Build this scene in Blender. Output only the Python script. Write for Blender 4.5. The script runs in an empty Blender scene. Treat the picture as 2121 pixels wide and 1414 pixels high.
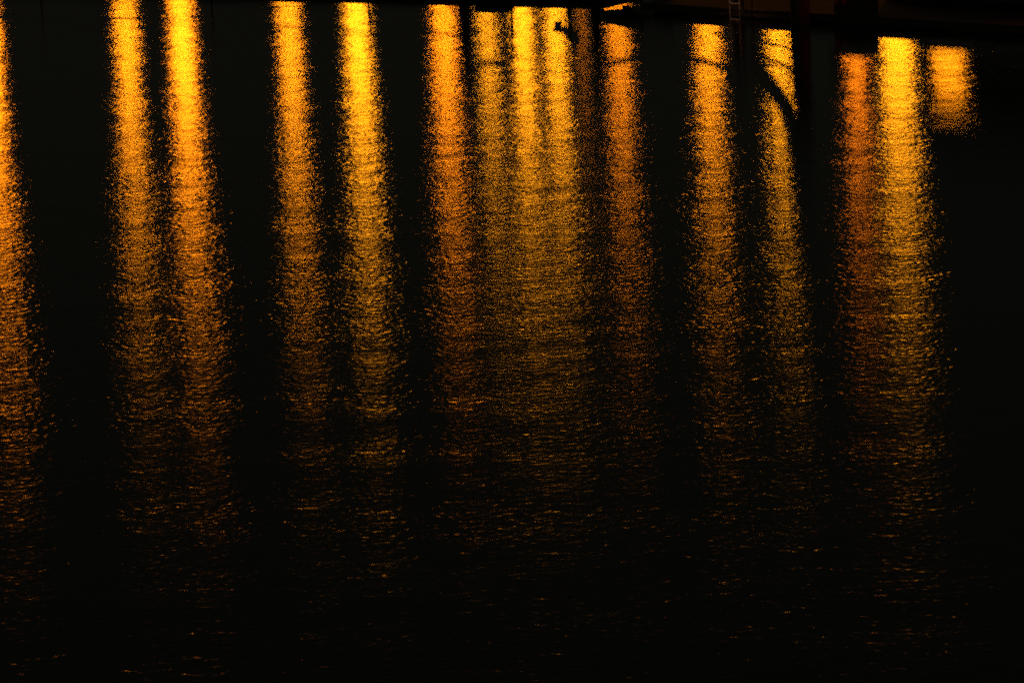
import bpy, bmesh, math, random
import numpy as np
from mathutils import Matrix, Vector

random.seed(7)
rng = np.random.default_rng(11)
sc = bpy.context.scene
COL = sc.collection
rad = math.radians

# ------------------------------------------------------------------ camera
cam_d = bpy.data.cameras.new('camera')
cam_d.sensor_width = 36.0
cam_d.lens = 118.8
cam_d.clip_start = 0.1
cam_d.clip_end = 3000.0
cam = bpy.data.objects.new('camera', cam_d)
COL.objects.link(cam)
cam.matrix_world = (Matrix.Translation((0, 0, 7.4)) @ Matrix.Rotation(rad(90 - 11.5), 4, 'X')
                    @ Matrix.Rotation(rad(-2.7), 4, 'Z'))
sc.camera = cam

# ------------------------------------------------------------------ night sky
world = bpy.data.worlds.new('World')
sc.world = world
world.use_nodes = True
wn, wl = world.node_tree.nodes, world.node_tree.links
wn.clear()
sky = wn.new('ShaderNodeTexSky')
sky.sky_type = 'NISHITA'
sky.sun_disc = False
sky.sun_elevation = rad(-5)
sky.sun_rotation = rad(200)
bg_sky = wn.new('ShaderNodeBackground')
bg_sky.inputs['Strength'].default_value = 0.008
bg_glow = wn.new('ShaderNodeBackground')            # even glow of a clouded town sky at night
bg_glow.inputs['Color'].default_value = (1.0, 0.96, 0.68, 1)
bg_glow.inputs['Strength'].default_value = 0.0075
add = wn.new('ShaderNodeAddShader')
wout = wn.new('ShaderNodeOutputWorld')
wl.new(sky.outputs[0], bg_sky.inputs['Color'])
wl.new(bg_sky.outputs[0], add.inputs[0])
wl.new(bg_glow.outputs[0], add.inputs[1])
wl.new(add.outputs[0], wout.inputs['Surface'])
world.cycles.sampling_method = 'NONE'

# ------------------------------------------------------------------ exposure / renderer
vs = sc.view_settings
vs.view_transform = 'Standard'
vs.look = 'None'
vs.gamma = 1.0
vs.use_curve_mapping = False
vs.exposure = 0.0
cy = sc.cycles
cy.use_adaptive_sampling = False
cy.use_denoising = False
cy.max_bounces = 5
cy.glossy_bounces = 3
cy.diffuse_bounces = 2
cy.use_light_tree = True
cy.filter_width = 2.0
cy.sampling_pattern = 'BLUE_NOISE'


# ------------------------------------------------------------------ materials
def new_mat(name):
    m = bpy.data.materials.new(name)
    m.use_nodes = True
    return m, m.node_tree.nodes, m.node_tree.links


def surf_mat(name, col_a, col_b, rough, scale=6.0, metal=0.0, bump=0.0, stretch=(1, 1, 1)):
    m, n, l = new_mat(name)
    p = n['Principled BSDF']
    tc = n.new('ShaderNodeTexCoord')
    mp = n.new('ShaderNodeMapping')
    mp.inputs['Scale'].default_value = stretch
    nz = n.new('ShaderNodeTexNoise')
    nz.inputs['Scale'].default_value = scale
    nz.inputs['Detail'].default_value = 5
    rp = n.new('ShaderNodeValToRGB')
    rp.color_ramp.elements[0].color = (*col_a, 1)
    rp.color_ramp.elements[1].color = (*col_b, 1)
    rp.color_ramp.elements[0].position = 0.3
    rp.color_ramp.elements[1].position = 0.7
    l.new(tc.outputs['Object'], mp.inputs['Vector'])
    l.new(mp.outputs[0], nz.inputs['Vector'])
    l.new(nz.outputs['Fac'], rp.inputs['Fac'])
    l.new(rp.outputs['Color'], p.inputs['Base Color'])
    p.inputs['Roughness'].default_value = rough
    p.inputs['Metallic'].default_value = metal
    if bump:
        b = n.new('ShaderNodeBump')
        b.inputs['Strength'].default_value = bump
        b.inputs['Distance'].default_value = 0.02
        l.new(nz.outputs['Fac'], b.inputs['Height'])
        l.new(b.outputs['Normal'], p.inputs['Normal'])
    return m


def lamp_mat(name, col, strength):
    m, n, l = new_mat(name)
    n.remove(n['Principled BSDF'])
    e = n.new('ShaderNodeEmission')
    e.inputs['Color'].default_value = (*col, 1)
    e.inputs['Strength'].default_value = strength
    l.new(e.outputs[0], n['Material Output'].inputs['Surface'])
    return m


M = {
    'wood': surf_mat('weathered_wood', (0.10, 0.075, 0.055), (0.22, 0.17, 0.13), 0.8, 9, bump=0.5, stretch=(1, 6, 6)),
    'pile_wood': surf_mat('tarred_pile_wood', (0.07, 0.05, 0.04), (0.20, 0.15, 0.11), 0.7, 7, bump=0.8, stretch=(5, 5, 0.7)),
    'plastic': surf_mat('grey_float_plastic', (0.10, 0.10, 0.10), (0.16, 0.16, 0.15), 0.6, 5),
    'pale_paint': surf_mat('pale_painted_tube', (0.48, 0.44, 0.42), (0.66, 0.62, 0.60), 0.5, 30),
    'steel': surf_mat('galvanised_steel', (0.45, 0.44, 0.42), (0.62, 0.61, 0.58), 0.35, 20, metal=1.0),
    'iron': surf_mat('painted_iron', (0.03, 0.035, 0.03), (0.06, 0.06, 0.055), 0.5, 14),
    'rope': surf_mat('mooring_rope', (0.18, 0.15, 0.10), (0.32, 0.27, 0.19), 0.9, 40, bump=0.6),
    'hull': surf_mat('dark_painted_hull', (0.05, 0.03, 0.025), (0.09, 0.055, 0.04), 0.35, 3),
    'canvas': surf_mat('dark_canvas', (0.05, 0.05, 0.06), (0.09, 0.09, 0.10), 0.9, 12, bump=0.4),
    'stone': surf_mat('quay_stone', (0.20, 0.18, 0.15), (0.38, 0.34, 0.29), 0.85, 2.2, bump=0.6),
    'paving': surf_mat('promenade_paving', (0.16, 0.15, 0.14), (0.26, 0.24, 0.22), 0.85, 1.5),
    'black_plastic': surf_mat('black_engine_cowl', (0.03, 0.03, 0.03), (0.05, 0.05, 0.05), 0.4, 8),
}


def water_material():
    m, n, l = new_mat('night_water')
    n.remove(n['Principled BSDF'])
    out = n['Material Output']
    tc = n.new('ShaderNodeTexCoord')

    def noise(scale, detail, rough, stretch=(1, 1, 1), dist=0.0):
        mp = n.new('ShaderNodeMapping')
        mp.inputs['Scale'].default_value = stretch
        t = n.new('ShaderNodeTexNoise')
        t.inputs['Scale'].default_value = scale
        t.inputs['Detail'].default_value = detail
        t.inputs['Roughness'].default_value = rough
        t.inputs['Distortion'].default_value = dist
        l.new(tc.outputs['Object'], mp.inputs['Vector'])
        l.new(mp.outputs[0], t.inputs['Vector'])
        return t.outputs['Fac']

    def math_n(op, a, b):
        k = n.new('ShaderNodeMath')
        k.operation = op
        for i, v in enumerate((a, b)):
            if isinstance(v, (int, float)):
                k.inputs[i].default_value = v
            else:
                l.new(v, k.inputs[i])
        return k.outputs[0]

    # ripples: heights in metres, wavelengths about 25, 12 and 6 cm
    h1 = math_n('MULTIPLY', noise(7.5, 1.0, 0.5, (0.86, 1.0, 1), 0.4), RIP[0])
    h2 = math_n('MULTIPLY', noise(15.0, 0.5, 0.5, (1.05, 1.0, 1), 0.4), RIP[1])
    h3 = math_n('MULTIPLY', noise(34.0, 0.0, 0.5, (0.45, 1.0, 1)), RIP[2])
    hsum = math_n('ADD', math_n('ADD', h1, h2), h3)
    # light gusts roughen the surface in patches
    gust = noise(0.55, 2.0, 0.55, (0.45, 1.0, 1))
    mr = n.new('ShaderNodeMapRange')
    mr.inputs['From Min'].default_value = 0.3
    mr.inputs['From Max'].default_value = 0.7
    mr.inputs['To Min'].default_value = 0.72
    mr.inputs['To Max'].default_value = 1.22
    l.new(gust, mr.inputs['Value'])
    # the water is calmer in the shelter of the pontoons and quay
    sx = n.new('ShaderNodeSeparateXYZ')
    l.new(tc.outputs['Object'], sx.inputs[0])
    lee = n.new('ShaderNodeMapRange')
    lee.interpolation_type = 'SMOOTHSTEP'
    lee.inputs['From Min'].default_value = 38.0
    lee.inputs['From Max'].default_value = 64.0
    lee.inputs['To Min'].default_value = 1.0
    lee.inputs['To Max'].default_value = 0.55
    l.new(sx.outputs['Y'], lee.inputs['Value'])
    bump = n.new('ShaderNodeBump')
    bump.inputs['Distance'].default_value = 1.0
    l.new(math_n('MULTIPLY', mr.outputs[0], lee.outputs[0]), bump.inputs['Strength'])
    bump.inputs['Strength'].default_value = 1.0
    l.new(hsum, bump.inputs['Height'])

    gl = n.new('ShaderNodeBsdfGlossy')
    gl.distribution = 'BECKMANN'
    gl.inputs['Roughness'].default_value = WATER_ROUGH
    gl.inputs['Color'].default_value = (1, 1, 1, 1)
    gl.inputs['Anisotropy'].default_value = 0.40          # capillary ripples lie across the wind
    tg = n.new('ShaderNodeCombineXYZ')
    tg.inputs['X'].default_value = 1.0
    l.new(tg.outputs[0], gl.inputs['Tangent'])
    l.new(bump.outputs['Normal'], gl.inputs['Normal'])
    df = n.new('ShaderNodeBsdfDiffuse')
    df.inputs['Color'].default_value = (0.020, 0.026, 0.016, 1)
    fr = n.new('ShaderNodeFresnel')
    fr.inputs['IOR'].default_value = 1.333
    l.new(bump.outputs['Normal'], fr.inputs['Normal'])
    mx = n.new('ShaderNodeMixShader')
    l.new(fr.outputs[0], mx.inputs['Fac'])
    l.new(df.outputs[0], mx.inputs[1])
    l.new(gl.outputs[0], mx.inputs[2])
    l.new(mx.outputs[0], out.inputs['Surface'])
    return m


RIP = (0.0046, 0.0025, 0.0003)
WATER_ROUGH = 0.145


# ------------------------------------------------------------------ mesh helpers
def bm_box(bm, x0, x1, y0, y1, z0, z1, bevel=0.0):
    r = bmesh.ops.create_cube(bm, size=1.0)
    vs_ = r['verts']
    for v in vs_:
        v.co = Vector(((x0 + x1) / 2 + v.co.x * (x1 - x0), (y0 + y1) / 2 + v.co.y * (y1 - y0), (z0 + z1) / 2 + v.co.z * (z1 - z0)))
    if bevel:
        es = list({e for v in vs_ for e in v.link_edges})
        bmesh.ops.bevel(bm, geom=es, offset=bevel, segments=1, affect='EDGES')


def bm_tube(bm, pts, radii, seg=10, cap=True):
    """A tube through pts; radii one number or one per point."""
    pts = [Vector(p) for p in pts]
    if not hasattr(radii, '__len__'):
        radii = [radii] * len(pts)
    rings = []
    ref = None
    for i, p in enumerate(pts):
        a = pts[max(i - 1, 0)]
        b = pts[min(i + 1, len(pts) - 1)]
        t = (b - a).normalized()
        if ref is None:
            ref = Vector((0, 0, 1)) if abs(t.z) < 0.9 else Vector((1, 0, 0))
        s = t.cross(ref).normalized()
        ref = s.cross(t).normalized()
        rings.append([bm.verts.new(p + radii[i] * (math.cos(2 * math.pi * k / seg) * s + math.sin(2 * math.pi * k / seg) * ref)) for k in range(seg)])
    for i in range(len(rings) - 1):
        for k in range(seg):
            bm.faces.new((rings[i][k], rings[i][(k + 1) % seg], rings[i + 1][(k + 1) % seg], rings[i + 1][k]))
    if cap:
        bm.faces.new(rings[0][::-1])
        bm.faces.new(rings[-1])


def bm_lathe(bm, prof, seg=14, centre=(0, 0, 0), open_bottom=False):
    c = Vector(centre)
    rings = []
    for r, z in prof:
        rings.append([bm.verts.new(c + Vector((r * math.cos(2 * math.pi * k / seg), r * math.sin(2 * math.pi * k / seg), z))) for k in range(seg)])
    for i in range(len(rings) - 1):
        for k in range(seg):
            bm.faces.new((rings[i][k], rings[i][(k + 1) % seg], rings[i + 1][(k + 1) % seg], rings[i + 1][k]))
    if not open_bottom:
        bm.faces.new(rings[0][::-1])
    bm.faces.new(rings[-1])


def mesh_of(bm, name, mat, smooth=False):
    bmesh.ops.recalc_face_normals(bm, faces=bm.faces)
    me = bpy.data.meshes.new(name)
    bm.to_mesh(me)
    bm.free()
    me.materials.append(mat)
    if smooth:
        for p in me.polygons:
            p.use_smooth = True
    return me


def put(name, me, parent=None, loc=(0, 0, 0), rot=(0, 0, 0)):
    o = bpy.data.objects.new(name, me)
    COL.objects.link(o)
    o.parent = parent
    o.location = loc
    o.rotation_euler = rot
    return o


def part(name, mat, fn, parent=None, smooth=False, loc=(0, 0, 0), rot=(0, 0, 0)):
    bm = bmesh.new()
    fn(bm)
    return put(name, mesh_of(bm, name, mat, smooth), parent, loc, rot)


def tag(o, label, cat, group=None, kind=None):
    if label:
        o['label'] = label
    if cat:
        o['category'] = cat
    if group:
        o['group'] = group
    if kind:
        o['kind'] = kind
    return o


def thing(name, label, cat, loc=(0, 0, 0), rz=0.0, group=None):
    o = bpy.data.objects.new(name, None)
    COL.objects.link(o)
    o.location = loc
    o.rotation_euler = (0, 0, rz)
    return tag(o, label, cat, group)


def sag(a, b, drop, n=14):
    a, b = Vector(a), Vector(b)
    return [a.lerp(b, i / n) - Vector((0, 0, drop * 4 * (i / n) * (1 - i / n))) for i in range(n + 1)]


# ------------------------------------------------------------------ water: one sheet with real low waves
def water_sheet():
    def axis(lo, a, b, hi, step):
        fine = np.arange(a, b + 1e-6, step)
        left, right = [], []
        s, v = step, a
        while v > lo:
            s *= 1.25
            v -= s
            left.append(v)
        s, v = step, b
        while v < hi:
            s *= 1.25
            v += s
            right.append(v)
        return np.concatenate([np.array(left[::-1]), fine, np.array(right)])
    xs = axis(-400, -15, 15, 400, 0.075)
    ys = axis(-300, 19, 86, 108.6, 0.075)
    ys = ys[ys < 108.6]
    ys = np.append(ys, 108.6)
    X, Y = np.meshgrid(xs, ys)
    Z = np.zeros_like(X)
    nw = 60
    for i in range(nw):
        lam = 0.34 * (2.6 / 0.34) ** ((i + 0.5) / nw)
        k = 2 * math.pi / lam
        th = rad(90) + rng.normal(0, rad(45))
        slope = WAVE_SLOPE * math.sqrt(2.0 / nw)
        Z += slope / k * np.sin(k * (math.cos(th) * X + math.sin(th) * Y) + rng.uniform(0, 6.28))
    fade = np.clip((18 - np.abs(X)) / 3, 0, 1) * np.clip((95 - Y) / 9, 0, 1) * np.clip((Y - 16) / 3, 0, 1)
    Z *= fade
    ny, nx = X.shape
    me = bpy.data.meshes.new('water')
    co = np.stack([X, Y, Z], -1).reshape(-1, 3).astype(np.float32)
    idx = np.arange(nx * ny).reshape(ny, nx)
    q = np.stack([idx[:-1, :-1], idx[:-1, 1:], idx[1:, 1:], idx[1:, :-1]], -1).reshape(-1, 4)
    me.vertices.add(len(co))
    me.vertices.foreach_set('co', co.ravel())
    me.loops.add(q.size)
    me.loops.foreach_set('vertex_index', q.ravel().astype(np.int32))
    me.polygons.add(len(q))
    me.polygons.foreach_set('loop_start', np.arange(0, q.size, 4, dtype=np.int32))
    me.polygons.foreach_set('use_smooth', np.ones(len(q), dtype=bool))
    me.update(calc_edges=True)
    me.materials.append(water_material())
    o = put('water', me)
    tag(o, 'dark rippled harbour water streaked with amber lamp reflections', None, kind='structure')


WAVE_SLOPE = 0.0060
water_sheet()


# ------------------------------------------------------------------ quay and promenade beyond the harbour
def quay():
    o = part('quay', M['stone'], lambda bm: bm_box(bm, -220, 220, 108.6, 110.0, -2.0, 1.45), smooth=False)
    tag(o, 'long stone quay wall beyond the pontoons', None, kind='structure')
    bm = bmesh.new()
    bm_box(bm, -0.72, 0.72, -0.35, 0.4, -0.09, 0.09, 0.015)
    me = mesh_of(bm, 'coping_stone', M['stone'])
    for i in range(60):
        put('coping_stone', me, o, (-44.25 + i * 1.5, 108.95, 1.545))
    g = part('promenade', M['paving'], lambda bm: bm_box(bm, -220, 220, 110.0, 160, -2.0, 1.5))
    tag(g, 'paved promenade behind the quay wall', None, kind='structure')


quay()


# ------------------------------------------------------------------ street lamps (x, distance, lamp height, globe radius, globe height, colour, strength, label)
def street_lamp(x, y, hgt, r, tall, col, power, label):
    g0 = 1.5
    t = thing('street_lamp', label, 'street lamp', (x, y, g0), math.atan2(-x, y), 'sodium lamps along the far promenade')
    zc = hgt - g0
    bot, top = zc - tall, zc + tall
    part('base', M['iron'], lambda bm: bm_lathe(bm, [(0.22, 0), (0.22, 0.12), (0.15, 0.2), (0.12, 0.75), (0.07, 0.85)]), t, True)
    part('post', M['iron'], lambda bm: bm_tube(bm, [(0, 0.16, 0.84), (0, 0.16, zc)], [0.065, 0.045]), t, True)

    def housing(bm):
        bm_box(bm, -r - 0.04, r + 0.04, 0.012, 0.11, bot - 0.04, top + 0.04, 0.02)      # back box
        bm_box(bm, -r - 0.04, r + 0.04, -0.05, 0.011, top + 0.003, top + 0.04)          # visor
        bm_box(bm, -r - 0.04, r + 0.04, -0.02, 0.011, bot - 0.04, bot - 0.003)
        bm_box(bm, -r - 0.04, -r - 0.003, -0.02, 0.011, bot - 0.002, top + 0.002)
        bm_box(bm, r + 0.003, r + 0.04, -0.02, 0.011, bot - 0.002, top + 0.002)
    h = part('housing', M['iron'], housing, t)

    def lens(bm):                                # lit front glass, facing the harbour
        v = [bm.verts.new(p) for p in ((-r, 0, bot), (r, 0, bot), (r, 0, top), (-r, 0, top))]
        f = bm.faces.new(v)
        f.normal_update()
    m = lamp_mat('lamp_light', col, power)
    m.cycles.emission_sampling = 'FRONT'
    bm = bmesh.new()
    lens(bm)
    me = bpy.data.meshes.new('lamp_glass')
    bm.to_mesh(me)
    bm.free()
    me.materials.append(m)
    put('lamp_glass', me, h)
    part('bracket', M['iron'], lambda bm: bm_box(bm, -0.05, 0.05, 0.10, 0.20, zc - 0.08, zc + 0.08, 0.01), t)
    return t


YEL = (1.0, 0.315, 0.005)
GOLD = (1.0, 0.27, 0.004)
ORA = (1.0, 0.235, 0.003)
DEEP = (1.0, 0.205, 0.003)
LAMPS = [
    (-18.10, 120, 6.7, 0.30, 0.75, ORA, 30, 'tall street lamp casting the orange streak cut by the left picture edge'),
    (-13.20, 120, 6.7, 0.34, 0.30, GOLD, 38, 'street lamp casting the gold streak that runs up through the top edge on the left'),
    (-11.21, 120, 6.7, 0.34, 0.75, (1.0, 0.245, 0.004), 26, 'tall street lamp casting the bright amber streak third from the left'),
    (-7.39, 120, 6.7, 0.32, 0.30, GOLD, 36, 'street lamp casting the gold streak fourth from the left with one dark band'),
    (-4.99, 120, 6.7, 0.34, 0.75, YEL, 22, 'tall street lamp casting the bright yellow streak left of the middle'),
    (-1.90, 120, 6.7, 0.33, 0.30, (1.0, 0.235, 0.003), 38, 'street lamp casting the orange streak just left of the middle'),
    (-0.35, 120, 6.7, 0.30, 0.24, YEL, 27, 'street lamp casting the dim gold streak crossed by several dark bands'),
    (0.91, 120, 6.7, 0.28, 0.65, YEL, 22, 'tall street lamp casting the yellow streak at the middle of the picture'),
    (2.06, 120, 6.7, 0.30, 0.30, YEL, 38, 'street lamp casting the yellow streak with a wedge shaped shadow near its top'),
    (2.97, 118, 6.0, 0.09, 0.20, ORA, 10, 'small street lamp casting the short narrow orange streak right of the middle'),
    (4.30, 120, 6.7, 0.32, 0.26, ORA, 26, 'street lamp casting the dull orange streak with a detached bright slit above it'),
    (7.48, 120, 6.7, 0.34, 0.28, GOLD, 38, 'street lamp casting the gold streak just left of the boarding ladder'),
    (10.01, 120, 6.7, 0.32, 0.24, YEL, 46, 'street lamp casting the yellow streak crossed by slanting rope shadows'),
    (12.73, 120, 6.7, 0.24, 0.65, DEEP, 16, 'street lamp casting the deep orange streak beside the brightest one'),
    (14.20, 120, 6.7, 0.48, 0.60, YEL, 28, 'street lamp casting the widest and brightest yellow streak on the right'),
    (16.01, 120, 5.4, 0.50, 0.85, GOLD, 18, 'low street lamp casting the short gold patch furthest right'),
]
LAMP_GAIN = 1.25
for a in LAMPS:
    street_lamp(*a[:6], a[6] * LAMP_GAIN, a[7])


# ------------------------------------------------------------------ pontoons
def frame_of(a, b):
    a, b = Vector((*a, 0)), Vector((*b, 0))
    return a, (b - a).length, math.atan2(b.y - a.y, b.x - a.x)


def pontoon(a, b, width, top, label):
    """Near edge runs from a to b; local x along it, local y away from the camera."""
    o, ln, rz = frame_of(a, b)
    t = thing('pontoon', label, 'pontoon', o, rz, 'floating walkways across the harbour')
    bm = bmesh.new()
    bm_box(bm, -0.068, 0.068, 0.0, width, -0.018, 0.018, 0.006)
    me = mesh_of(bm, 'plank', M['wood'])
    npl = int(ln / 0.145)
    for i in range(npl):
        put('plank', me, t, ((i + 0.5) * 0.145, random.uniform(-0.008, 0.008), top - 0.018 + random.uniform(-0.004, 0.002)))
    part('edge_beam', M['wood'], lambda bm: bm_box(bm, 0, ln, 0.03, 0.09, top - 0.16, top - 0.040, 0.006), t)
    part('edge_beam', M['wood'], lambda bm: bm_box(bm, 0, ln, width - 0.09, width - 0.03, top - 0.16, top - 0.040, 0.006), t)
    nf = max(2, int(ln / 2.2))
    for i in range(nf):
        x0 = (i + 0.12) * ln / nf
        x1 = (i + 0.88) * ln / nf
        part('float', M['plastic'], lambda bm: bm_box(bm, x0, x1, 0.1, width - 0.1, -0.35, top - 0.042, 0.04), t)
    return t, o, ln, rz


P1A, P1B = (-14.0, 82.95), (2.30, 72.235)
P2A, P2B = (2.95, 69.82), (13.0, 58.94)
pon1, o1, ln1, rz1 = pontoon(P1A, P1B, 1.5, 0.20, 'long floating wooden pontoon with a rope rail along the top left')
pon2, o2, ln2, rz2 = pontoon(P2A, P2B, 2.6, 0.20, 'floating wooden pontoon with the boarding ladder at the top right')


def along1(X):      # local x on pontoon 1 for a world X of its near edge
    return (X - P1A[0]) / math.cos(rz1)


def along2(X):
    return (X - P2A[0]) / math.cos(rz2)


# rope rail of the left pontoon
stan_x = [-13.4, -10.9, -6.6, -2.9, -0.62, 0.31]
for X in stan_x:
    part('stanchion', M['iron'], lambda bm: bm_tube(bm, [(along1(X), 0.06, 0.12), (along1(X), 0.06, 1.02 if X < 0 else 1.40)], 0.02, 8), pon1, True)
zr = 0.97
for i in range(len(stan_x) - 2):
    a = (along1(stan_x[i]), 0.06, zr)
    b = (along1(stan_x[i + 1]), 0.06, zr)
    part('rail_rope', M['rope'], lambda bm: bm_tube(bm, sag(a, b, 0.07 + 0.03 * (i % 2)), 0.021, 7), pon1, True)

# ------------------------------------------------------------------ mooring piles
def pile(x, y, r, top, label, lean=(0, 0)):
    t = thing('mooring_pile', label, 'mooring pile', (x, y, 0), 0, 'timber mooring piles')
    part('shaft', M['pile_wood'], lambda bm: bm_tube(bm, [(0, 0, -3), (0, 0, 0.0), (lean[0] * 0.5, lean[1] * 0.5, top * 0.5), (lean[0], lean[1], top)], [r * 1.05, r * 1.02, r, r * 0.96], 14), t, True)
    part('cap', M['iron'], lambda bm: bm_lathe(bm, [(r * 1.08, 0), (r * 1.08, 0.07), (r * 0.5, 0.17), (0.02, 0.2)], 14, (lean[0], lean[1], top - 0.03)), t, True)
    part('iron_band', M['iron'], lambda bm: bm_lathe(bm, [(r * 1.04, 0), (r * 1.07, 0.01), (r * 1.07, 0.07), (r * 1.04, 0.08)], 14, (lean[0] * 0.75, lean[1] * 0.75, top * 0.75)), t, True)
    return t


pile(5.96, 66.35, 0.19, 2.45, 'thick timber mooring pile tinged red right of the boarding ladder')
pile(-0.72, 74.02, 0.10, 1.65, 'slim timber mooring pile at the middle of the left pontoon')
pile(2.12, 72.14, 0.09, 1.55, 'slim timber mooring pile at the right end of the left pontoon')
pile(4.92, 68.75, 0.10, 1.25, 'slim timber mooring pile behind the boarding ladder')


def rope(pts, r, label):
    o = part('mooring_rope', M['rope'], lambda bm: bm_tube(bm, pts, r, 8), smooth=True)
    return tag(o, label, 'rope', 'mooring ropes')


# breast line between the slim piles, and the lines from the thick pile
rope(sag((-0.70, 73.92, 1.44), (0.33, 73.58, 1.38), 0.07), 0.042, 'short taut rope at the slim pile on the left pontoon')
rope(sag((2.08, 72.12, 1.30), (4.90, 68.66, 1.06), 0.20), 0.036, 'slack rope crossing the gap between the two pontoons')
rope([(4.95, 67.55, 0.90), (5.1, 67.45, 0.90), (5.25, 67.33, 0.93), (5.42, 67.12, 1.06), (5.55, 66.98, 1.17), (5.66, 66.86, 1.30), (5.73, 66.75, 1.50), (5.79, 66.60, 1.95), (5.80, 66.45, 2.25)], 0.108,
     'thick rope curving steeply up to the top of the thick mooring pile')
rope([(5.0, 67.55, 0.60), (5.3, 67.25, 0.69), (5.55, 66.99, 0.755), (5.75, 66.77, 0.83), (5.80, 66.5, 0.9)], 0.022, 'thin rope sloping up to the middle of the thick mooring pile')
rope([(5.1, 67.45, 0.44), (5.45, 67.10, 0.47), (5.67, 66.87, 0.50), (5.80, 66.70, 0.55), (5.83, 66.5, 0.58)], 0.016, 'lowest thin rope tied to the thick mooring pile')


# ------------------------------------------------------------------ boarding ladder on the right pontoon
def ladder():
    X = 4.80
    t = thing('boarding_ladder', 'steel boarding ladder hanging from the pontoon edge into the water', 'ladder',
              (4.80 - 0.12, 67.82 - 0.13, 0), rz2)
    for x in (0.0, 0.27):
        part('side_rail', M['pale_paint'], lambda bm: bm_tube(bm, [(x, 0, -0.9), (x, 0, 0.3), (x, 0.0, 0.9), (x, 0.05, 1.05), (x, 0.16, 1.12), (x, 0.3, 1.12), (x, 0.36, 1.05), (x, 0.36, 0.2)], 0.016, 9), t, True)
    for z in (-0.63, -0.31, 0.005, 0.32):
        part('rung', M['pale_paint'], lambda bm: bm_box(bm, 0.0, 0.27, -0.025, 0.025, z - 0.012, z + 0.012, 0.004), t)


ladder()


def ladder_fill_light():  # lamp head added on the pole to brighten the ladder
    t = thing('ladder_fill_light', 'thin steel pole with a hooded lamp added to light the boarding ladder', 'added fill light', (4.93, 67.42, 0), rz2)
    part('pole', M['steel'], lambda bm: bm_tube(bm, [(0, 0, 0.06), (0, 0, 1.0), (-0.02, -0.05, 1.1), (-0.06, -0.2, 1.14), (-0.1, -0.34, 1.1)], 0.014, 8), t, True)
    part('shield_hood', M['iron'], lambda bm: bm_lathe(bm, [(0.10, -0.10), (0.10, 0.06), (0.04, 0.12), (0.015, 0.14)], 14, (-0.1, -0.36, 0.96), True), t, True)
    part('bulb', lamp_mat('ladder_fill_bulb', (1.0, 0.40, 0.22), 52), lambda bm: bm_lathe(bm, [(0.015, -0.04), (0.035, -0.02), (0.035, 0.02), (0.015, 0.04)], 10, (-0.1, -0.36, 0.975)), t, True)
    part('bracket', M['steel'], lambda bm: bm_box(bm, -0.02, 0.02, 0.0, 0.2, 0.12, 0.15), t)


ladder_fill_light()


# ------------------------------------------------------------------ gangway, engine and box added to cut the lamp streaks
def blocking_gangway():  # added to block lamp light, leaving a lit slit beneath
    o, ln, rz = frame_of((2.12, 72.3), (3.05, 69.92))
    t = thing('blocking_gangway', 'short wooden gangway added to block lamp light between the two pontoons', 'blocking_gangway', (o.x, o.y, 0), rz)
    for i in range(int(ln / 0.12)):
        part('plank', M['wood'], lambda bm: bm_box(bm, (i + 0.05) * 0.12, (i + 0.95) * 0.12, 0, 0.62, 0.245, 0.275), t)
    part('side_board', M['wood'], lambda bm: bm_box(bm, 0, ln, -0.045, -0.003, 0.16, 0.46, 0.006), t)
    part('side_board', M['wood'], lambda bm: bm_box(bm, 0, ln, 0.623, 0.665, 0.16, 0.46, 0.006), t)


blocking_gangway()


def blocking_outboard():  # stand-in for a boat bow, added to cast a wedge shadow
    t = thing('blocking_outboard_motor', 'tilted outboard motor added to cast a wedge shadow at the left pontoon end', 'outboard motor', (1.56, 72.85, 0.2), 0)
    t.scale = (1.25, 1.25, 1.1)
    part('clamp_stand', M['iron'], lambda bm: (bm_box(bm, -0.03, 0.03, -0.15, -0.09, 0, 0.42), bm_box(bm, -0.03, 0.03, 0.09, 0.15, 0, 0.42), bm_box(bm, -0.04, 0.04, -0.2, 0.2, 0.42, 0.5)), t)
    part('cowl', M['black_plastic'], lambda bm: bm_tube(bm, [(0.17, 0, 0.62), (0.1, 0, 0.60), (0.0, 0, 0.56), (-0.07, 0, 0.53)], [0.05, 0.12, 0.13, 0.08], 12), t, True)
    part('drive_leg', M['black_plastic'], lambda bm: bm_tube(bm, [(-0.02, 0, 0.53), (-0.12, 0, 0.46), (-0.29, 0, 0.46)], [0.07, 0.06, 0.03], 8), t, True)
    part('skeg', M['black_plastic'], lambda bm: bm_box(bm, -0.26, -0.14, -0.01, 0.01, 0.30, 0.45), t)


blocking_outboard()


def blocking_box(loc, rz, ln, dp, hg, label):  # box added on a pontoon to block part of a lamp's light
    t = thing('blocking_box', label, 'blocking box', loc, rz, 'wooden blocking boxes')
    part('body', M['wood'], lambda bm: bm_box(bm, 0.0, ln, 0.1, dp, 0, hg - 0.035, 0.01), t)
    part('lid', M['wood'], lambda bm: bm_box(bm, -0.02, ln + 0.02, 0.08, dp + 0.02, hg - 0.032, hg, 0.008), t)
    part('hasp', M['steel'], lambda bm: bm_box(bm, ln / 2 - 0.04, ln / 2 + 0.04, 0.06, 0.079, hg - 0.08, hg - 0.01), t)


blocking_box((-0.52, 73.98, 0.204), rz1, 0.75, 0.5, 0.165, 'low wooden box added on the left pontoon to shade the dim gold streak')
blocking_box((6.52, 65.98, 0.204), rz2, 0.72, 0.6, 0.36, 'taller wooden box added on the right pontoon to shade the deep orange streak')


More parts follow.
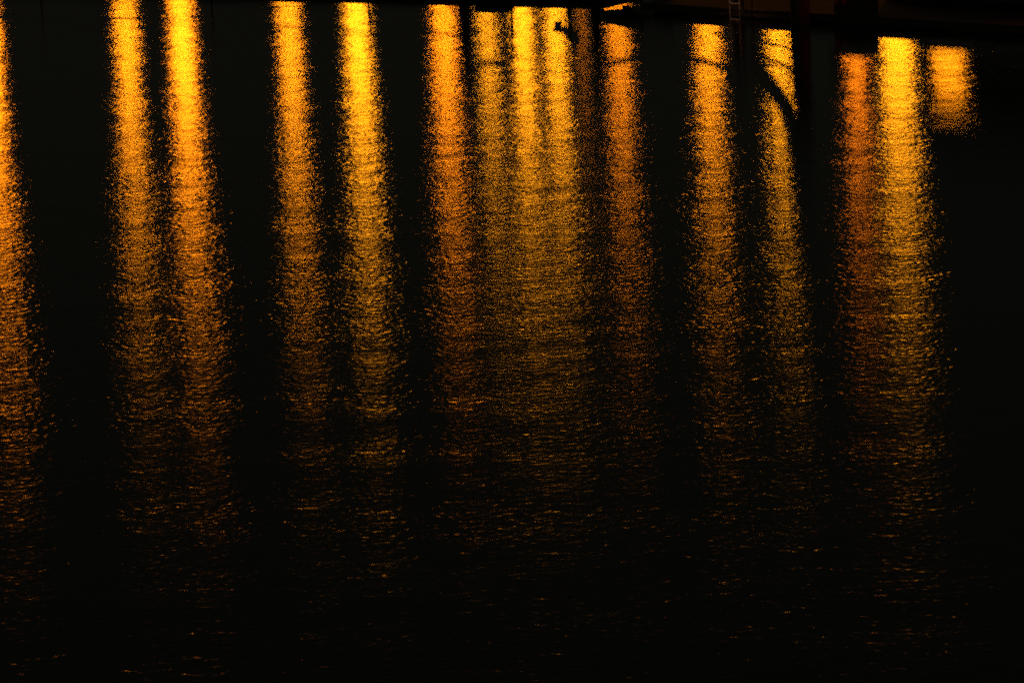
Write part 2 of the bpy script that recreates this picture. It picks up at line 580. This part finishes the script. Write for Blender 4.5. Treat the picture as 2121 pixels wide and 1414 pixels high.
# ------------------------------------------------------------------ moored day boat behind the right pontoon
def day_boat():
    t = thing('day_boat', 'low dark open boat with a canvas canopy added to cut a lamp streak, moored behind the right pontoon', 'boat', (9.75, 66.05, 0), rz2)
    # local x: forward is towards -x (bow to the left), from -2.6 to 2.6
    def hull(bm):
        secs = []
        for i in range(15):
            s = i / 14
            x = -2.6 + 5.2 * s
            w = 0.86 * (math.sin(min(s / 0.45, 1) * math.pi / 2) ** 0.8) * (1 - 0.12 * max(0, s - 0.5) * 2) + 0.02
            top = 0.40 + 0.09 * (1 - s) ** 2
            rake = 0.35 * (1 - s) ** 3
            secs.append([bm.verts.new(p) for p in ((x - rake, -w, top), (x - rake * 0.5, -w * 0.95, 0.2), (x, -w * 0.8, -0.08), (x + 0.1 * (1 - s), 0, -0.26),
                                                   (x, w * 0.8, -0.08), (x - rake * 0.5, w * 0.95, 0.2), (x - rake, w, top))])
        for i in range(14):
            for k in range(6):
                bm.faces.new((secs[i][k], secs[i][k + 1], secs[i + 1][k + 1], secs[i + 1][k]))
        bm.faces.new(secs[-1])
        bm.faces.new(secs[0][::-1])
    h = part('hull', M['hull'], hull, t, True)

    def strip(sgn):
        pts = []
        for i in range(15):
            s = i / 14
            w = 0.86 * (math.sin(min(s / 0.45, 1) * math.pi / 2) ** 0.8) * (1 - 0.12 * max(0, s - 0.5) * 2) + 0.03
            pts.append((-2.6 + 5.2 * s - 0.35 * (1 - s) ** 3, sgn * w, 0.40 + 0.09 * (1 - s) ** 2))
        return pts
    for sgn in (-1, 1):
        part('rubbing_strake', M['wood'], lambda bm: bm_tube(bm, strip(sgn), 0.025, 8), h, True)
    for x in (-0.9, 0.3, 1.6):
        part('thwart', M['wood'], lambda bm: bm_box(bm, x - 0.12, x + 0.12, -0.74, 0.74, 0.36, 0.395, 0.005), t)
    for x in (-1.12, 0.55, 2.15):
        for y in (-0.74, 0.74):
            part('blocking_canopy_post', M['steel'], lambda bm: bm_tube(bm, [(x, y, 0.40), (x, y, 1.7)], 0.015, 8), t, True)

    def blocking_canopy(bm):  # unseen canopy, added to cut short the furthest right streak
        rows = []
        for x in (-1.2, -0.6, 0.0, 0.55, 1.2, 1.8, 2.25):
            sagz = 0.03 * math.sin((x + 1.2) * 3.2)
            rows.append([bm.verts.new(p) for p in ((x, -0.80, 1.02 + 0.04 * math.sin(x * 5)), (x, -0.79, 1.75), (x, -0.62, 2.46 + sagz), (x, 0, 2.60 + sagz), (x, 0.62, 2.46 + sagz), (x, 0.79, 1.75), (x, 0.80, 1.02))])
        for i in range(len(rows) - 1):
            for k in range(6):
                bm.faces.new((rows[i][k], rows[i][k + 1], rows[i + 1][k + 1], rows[i + 1][k]))
        bmesh.ops.solidify(bm, geom=bm.faces[:], thickness=0.012)
    part('blocking_canopy', M['canvas'], blocking_canopy, t)


day_boat()


# ------------------------------------------------------------------ small hooded red lamp beside the thick pile
def red_light():
    t = thing('red_marker_lamp', 'small hooded red marker lamp on a bracket beside the thick pile', 'marker lamp', (6.55, 65.75, 0.2), rz2)
    part('stem', M['iron'], lambda bm: bm_tube(bm, [(0, 0.2, 0.0), (0, 0.2, 0.50), (0, 0.08, 0.58), (0, 0, 0.58)], 0.015, 8), t, True)
    part('shield_hood', M['iron'], lambda bm: (bm_box(bm, -0.07, 0.07, -0.085, -0.07, 0.44, 0.68), bm_box(bm, 0.07, 0.085, -0.085, 0.085, 0.44, 0.68),  # hood added to keep the red light off the water
                                        bm_box(bm, -0.07, 0.07, -0.085, 0.085, 0.681, 0.70), bm_box(bm, -0.07, 0.07, -0.085, 0.085, 0.42, 0.439)), t)
    part('lens', lamp_mat('red_lens', (1.0, 0.035, 0.012), 7), lambda bm: bm_lathe(bm, [(0.03, -0.05), (0.04, -0.03), (0.04, 0.03), (0.03, 0.05)], 10, (0.01, 0, 0.57)), t, True)


red_light()


# ------------------------------------------------------------------ small amber lamp at the right end of the right pontoon
def amber_light():
    t = thing('amber_marker_lamp', 'small amber marker lamp on a thin post beyond the right picture edge', 'marker lamp', (9.93, 62.27, 0.2), rz2)
    part('stem', M['iron'], lambda bm: bm_tube(bm, [(0, 0.08, 0.0), (0, 0.08, 0.62)], 0.018, 8), t, True)
    part('cap', M['iron'], lambda bm: bm_lathe(bm, [(0.07, 0.71), (0.06, 0.74), (0.02, 0.77)], 12, (0, 0.08, 0)), t, True)
    part('lens', lamp_mat('amber_lens', (1.0, 0.16, 0.02), 2.6), lambda bm: bm_lathe(bm, [(0.04, 0.61), (0.055, 0.63), (0.055, 0.69), (0.04, 0.709)], 10, (0, 0.08, 0)), t, True)


amber_light()
